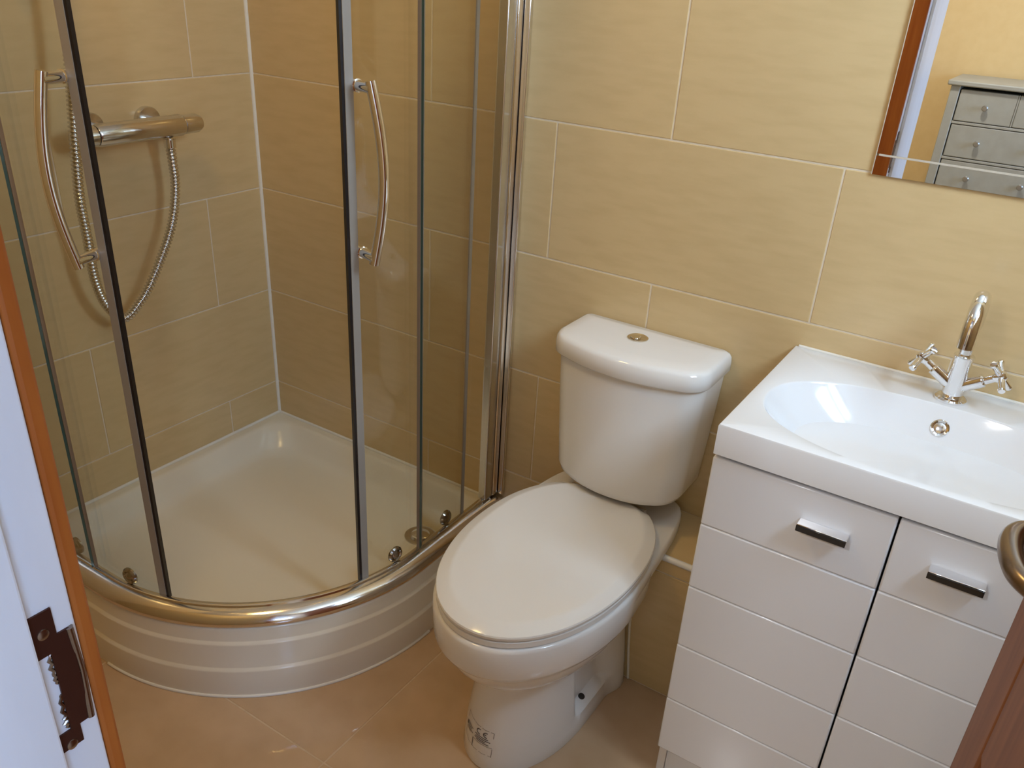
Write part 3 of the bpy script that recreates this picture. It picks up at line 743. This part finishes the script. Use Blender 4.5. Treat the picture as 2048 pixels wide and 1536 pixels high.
ba = Root('wash_basin', (1.8265, -0.21, 0.79), 'white rectangular wash basin with a wide oval bowl on the vanity', 'basin')
bx0, bx1, by0, by1, bt, bb_ = 1.528, 2.125, -0.424, -0.001, 0.850, 0.7915
ecx, ecy, ea, eb, en = 1.8265, -0.2555, 0.270, 0.152, 2.35
corner_a = [math.atan2(y - ecy, x - ecx) for x, y in ((bx0, by0), (bx1, by0), (bx1, by1), (bx0, by1))]
angs = sorted([2 * math.pi * k / 120 - math.pi for k in range(120)] + corner_a)
def el(t, s):
    c, s_ = math.cos(t), math.sin(t)
    r = (abs(c / ea) ** en + abs(s_ / eb) ** en) ** (-1 / en) * s
    return ecx + r * c, ecy + r * s_
def rect(t, ins):
    c, s_ = math.cos(t), math.sin(t)
    x0, x1, y0, y1 = bx0, bx1, by0, by1
    rs = []
    if c > 1e-9: rs.append((x1 - ecx) / c)
    if c < -1e-9: rs.append((x0 - ecx) / c)
    if s_ > 1e-9: rs.append((y1 - ecy) / s_)
    if s_ < -1e-9: rs.append((y0 - ecy) / s_)
    r = min(rs); x, y = ecx + r * c, ecy + r * s_
    return min(max(x, x0 + ins), x1 - ins), min(max(y, y0 + ins), y1 - ins)
rings = []
rings.append([(*rect(t, 0.010), bb_) for t in angs])
rings.append([(*rect(t, 0.0), bb_ + 0.002) for t in angs])
rings.append([(*rect(t, 0.0), bt - 0.004) for t in angs])
rings.append([(*rect(t, 0.0012), bt - 0.0012) for t in angs])
rings.append([(*rect(t, 0.004), bt) for t in angs])
def bdepth(s): return 0.118 * (1 - s ** 2.7)
for s, dz in [(1.012, 0.0), (1.006, 0.0006), (1.0, 0.002), (0.993, 0.0045)]: rings.append([(*el(t, s), bt - dz) for t in angs])
for s in (0.98, 0.96, 0.93, 0.88, 0.82, 0.74, 0.64, 0.52, 0.4, 0.28, 0.16): rings.append([(*el(t, s), bt - 0.0045 - bdepth(s) + bdepth(0.993)) for t in angs])
ba.add(loft('basin_body', rings, 'basin', smooth=32, cap0=True, cap1=True))
# overflow ring on the rear slope and waste
oy = -0.121; s_o = (oy - ecy) / eb; zo = bt - 0.0045 - bdepth(s_o) + bdepth(0.993)
slope = 0.118 * 2.7 * s_o ** 1.7 / eb
on = Vector((0, -slope, 1)).normalized()
ba.add(lathe('overflow_ring', Vector((1.8275, oy, zo)) - on * 0.001, on, [(0, 0.0155), (0.003, 0.0155), (0.0045, 0.0135), (0.0035, 0.0105), (0.0015, 0.0100)], 'chrome', n=32))
ba.add(lathe('overflow_hole', Vector((1.8275, oy, zo)) - on * 0.0005, on, [(0, 0.0098), (0.0026, 0.0095), (0.0036, 0.006)], 'chrome_soft', n=24))
zw = bt - 0.0045 - bdepth(0.1) + bdepth(0.993)
ba.add(lathe('waste', (1.8265, ecy, zw - 0.001), (0, 0, 1), [(0, 0.032), (0.004, 0.031), (0.006, 0.024), (0.009, 0.022), (0.011, 0.012)], 'chrome', n=32))

# --- tap
tx_, ty_ = 1.8265, -0.068
tp = Root('basin_tap', (tx_, ty_, 0.85), 'chrome mono basin tap with swan-neck spout and two cross handles', 'tap')
tp.add(lathe('base_flange', (tx_, ty_, 0.8502), (0, 0, 1), [(0, 0.0265), (0.004, 0.0265), (0.0065, 0.024), (0.0075, 0.017)], 'chrome', n=36))
tp.add(lathe('tap_body', (tx_, ty_, 0.857), (0, 0, 1), [(0, 0.0165), (0.002, 0.0175), (0.070, 0.0160), (0.075, 0.0172), (0.079, 0.0172), (0.081, 0.015)], 'chrome', n=36))
sp = [(tx_, ty_, 0.937), (tx_, ty_, 0.955), (tx_, ty_, 0.995)]
sp += [(tx_ + 0.0 * k, ty_ - 0.052 + 0.052 * math.cos(R(15 * k)), 0.998 + 0.056 * math.sin(R(15 * k))) for k in range(1, 13)] + [(tx_, ty_ - 0.1042, 0.985)]
tp.add(tube('spout', spline(sp, 3), lambda t: 0.0106 if t < 0.12 else 0.0130, 'chrome', n=24))
for s in (-1, 1):
    ax = Vector((s * 0.83, -0.06, 0.555)).normalized(); o0 = Vector((tx_, ty_, 0.874))
    h = tp.add(lathe('handle_arm', o0 + ax * 0.008, ax, [(0, 0.0115), (0.040, 0.0115), (0.042, 0.0100), (0.043, 0.0075), (0.066, 0.0070)], 'chrome', n=28))
    c_ = o0 + ax * 0.077
    _, u, v = frame_of(ax)
    for q in range(4):
        dv = u * math.cos(R(45 + 90 * q + 12 * s)) + v * math.sin(R(45 + 90 * q + 12 * s))
        o_ = lathe('cross_spoke', c_ + dv * 0.003, dv, [(0, 0.0056), (0.026, 0.0056), (0.0275, 0.0064), (0.031, 0.0056)], 'chrome', n=14)
        o_.parent = h
    o_ = lathe('cross_hub', c_ - ax * 0.012, ax, [(0, 0.0072), (0.004, 0.0088), (0.018, 0.0088), (0.021, 0.006)], 'chrome', n=20); o_.parent = h

# --- mirror
mi = Root('wall_mirror', (1.8265, -0.004, 1.2), 'large frameless wall mirror above the basin reflecting a chest of drawers', 'mirror')
mx0, mx1, mz0, mz1, mg = 1.5915, 2.0615, 1.1985, 1.90, 1.2325
mi.add(box('mirror_pane', (mx0, -0.006, mg + 0.0018), (mx1, -0.0003, mz1), 'mirror'))
mi.add(box('mirror_pane', (mx0, -0.006, mz0), (mx1, -0.0003, mg - 0.0018), 'mirror'))
mi.add(box('seam_strip', (mx0 + 0.004, -0.0064, mg - 0.0017), (mx1 - 0.004, -0.0004, mg + 0.0017), 'mirror_edge'))
mi.add(box('edge_strip', (mx0 - 0.0016, -0.0058, mz0), (mx0 - 0.0001, -0.0004, mz1), 'mirror_edge'))

# ================================================================== BEDROOM CHEST
DX0, DX1, DY = 1.255, 1.885, -3.40
cd = Root('chest_of_drawers', ((DX0 + DX1) / 2, DY - 0.21, 0), 'grey painted chest of drawers against the tan bedroom wall, seen in the mirror', 'chest of drawers')
for a, b in ((DX0, DX0 + 0.045), (DX1 - 0.045, DX1)):
    cd.add(box('side_post', (a, DY - 0.42, 0.0), (b, DY, 1.075), 'grey_furn', bev=0.004))
cd.add(box('carcass_back', (DX0 + 0.046, DY - 0.42, 0.08), (DX1 - 0.046, DY - 0.40, 1.074), 'grey_furn'))
cd.add(box('top', (DX0 - 0.018, DY - 0.44, 1.0755), (DX1 + 0.018, DY + 0.018, 1.10), 'grey_furn', bev=0.006))
rows = [(0.912, 1.060), (0.738, 0.894), (0.564, 0.720), (0.390, 0.546), (0.160, 0.372)]
for zr in [0.897, 0.723, 0.549, 0.375, 0.1]:
    cd.add(box('rail', (DX0 + 0.0455, DY - 0.40, zr), (DX1 - 0.0455, DY - 0.002, zr + 0.012 if zr > 0.2 else 0.157), 'grey_furn', bev=0.002))
for i, (a, b) in enumerate(rows):
    spans = [(DX0 + 0.050, 1.566), (1.574, DX1 - 0.050)] if i == 0 else [(DX0 + 0.050, DX1 - 0.050)]
    for x0, x1 in spans:
        d = cd.add(box('drawer', (x0, DY - 0.36, a), (x1, DY - 0.004, b), 'grey_furn', bev=0.004))
        ks = [(x0 + x1) / 2] if i == 0 else [DX0 + 0.19, DX1 - 0.19]
        for kx in ks:
            o_ = lathe('knob', (kx, DY - 0.0045, (a + b) / 2), (0, 1, 0), [(0, 0.008), (0.010, 0.007), (0.016, 0.013), (0.024, 0.015), (0.030, 0.010)], 'knob_metal', n=20)
            o_.parent = d
cd.add(box('divider', (1.567, DY - 0.36, 0.912), (1.573, DY - 0.003, 1.060), 'grey_furn'))
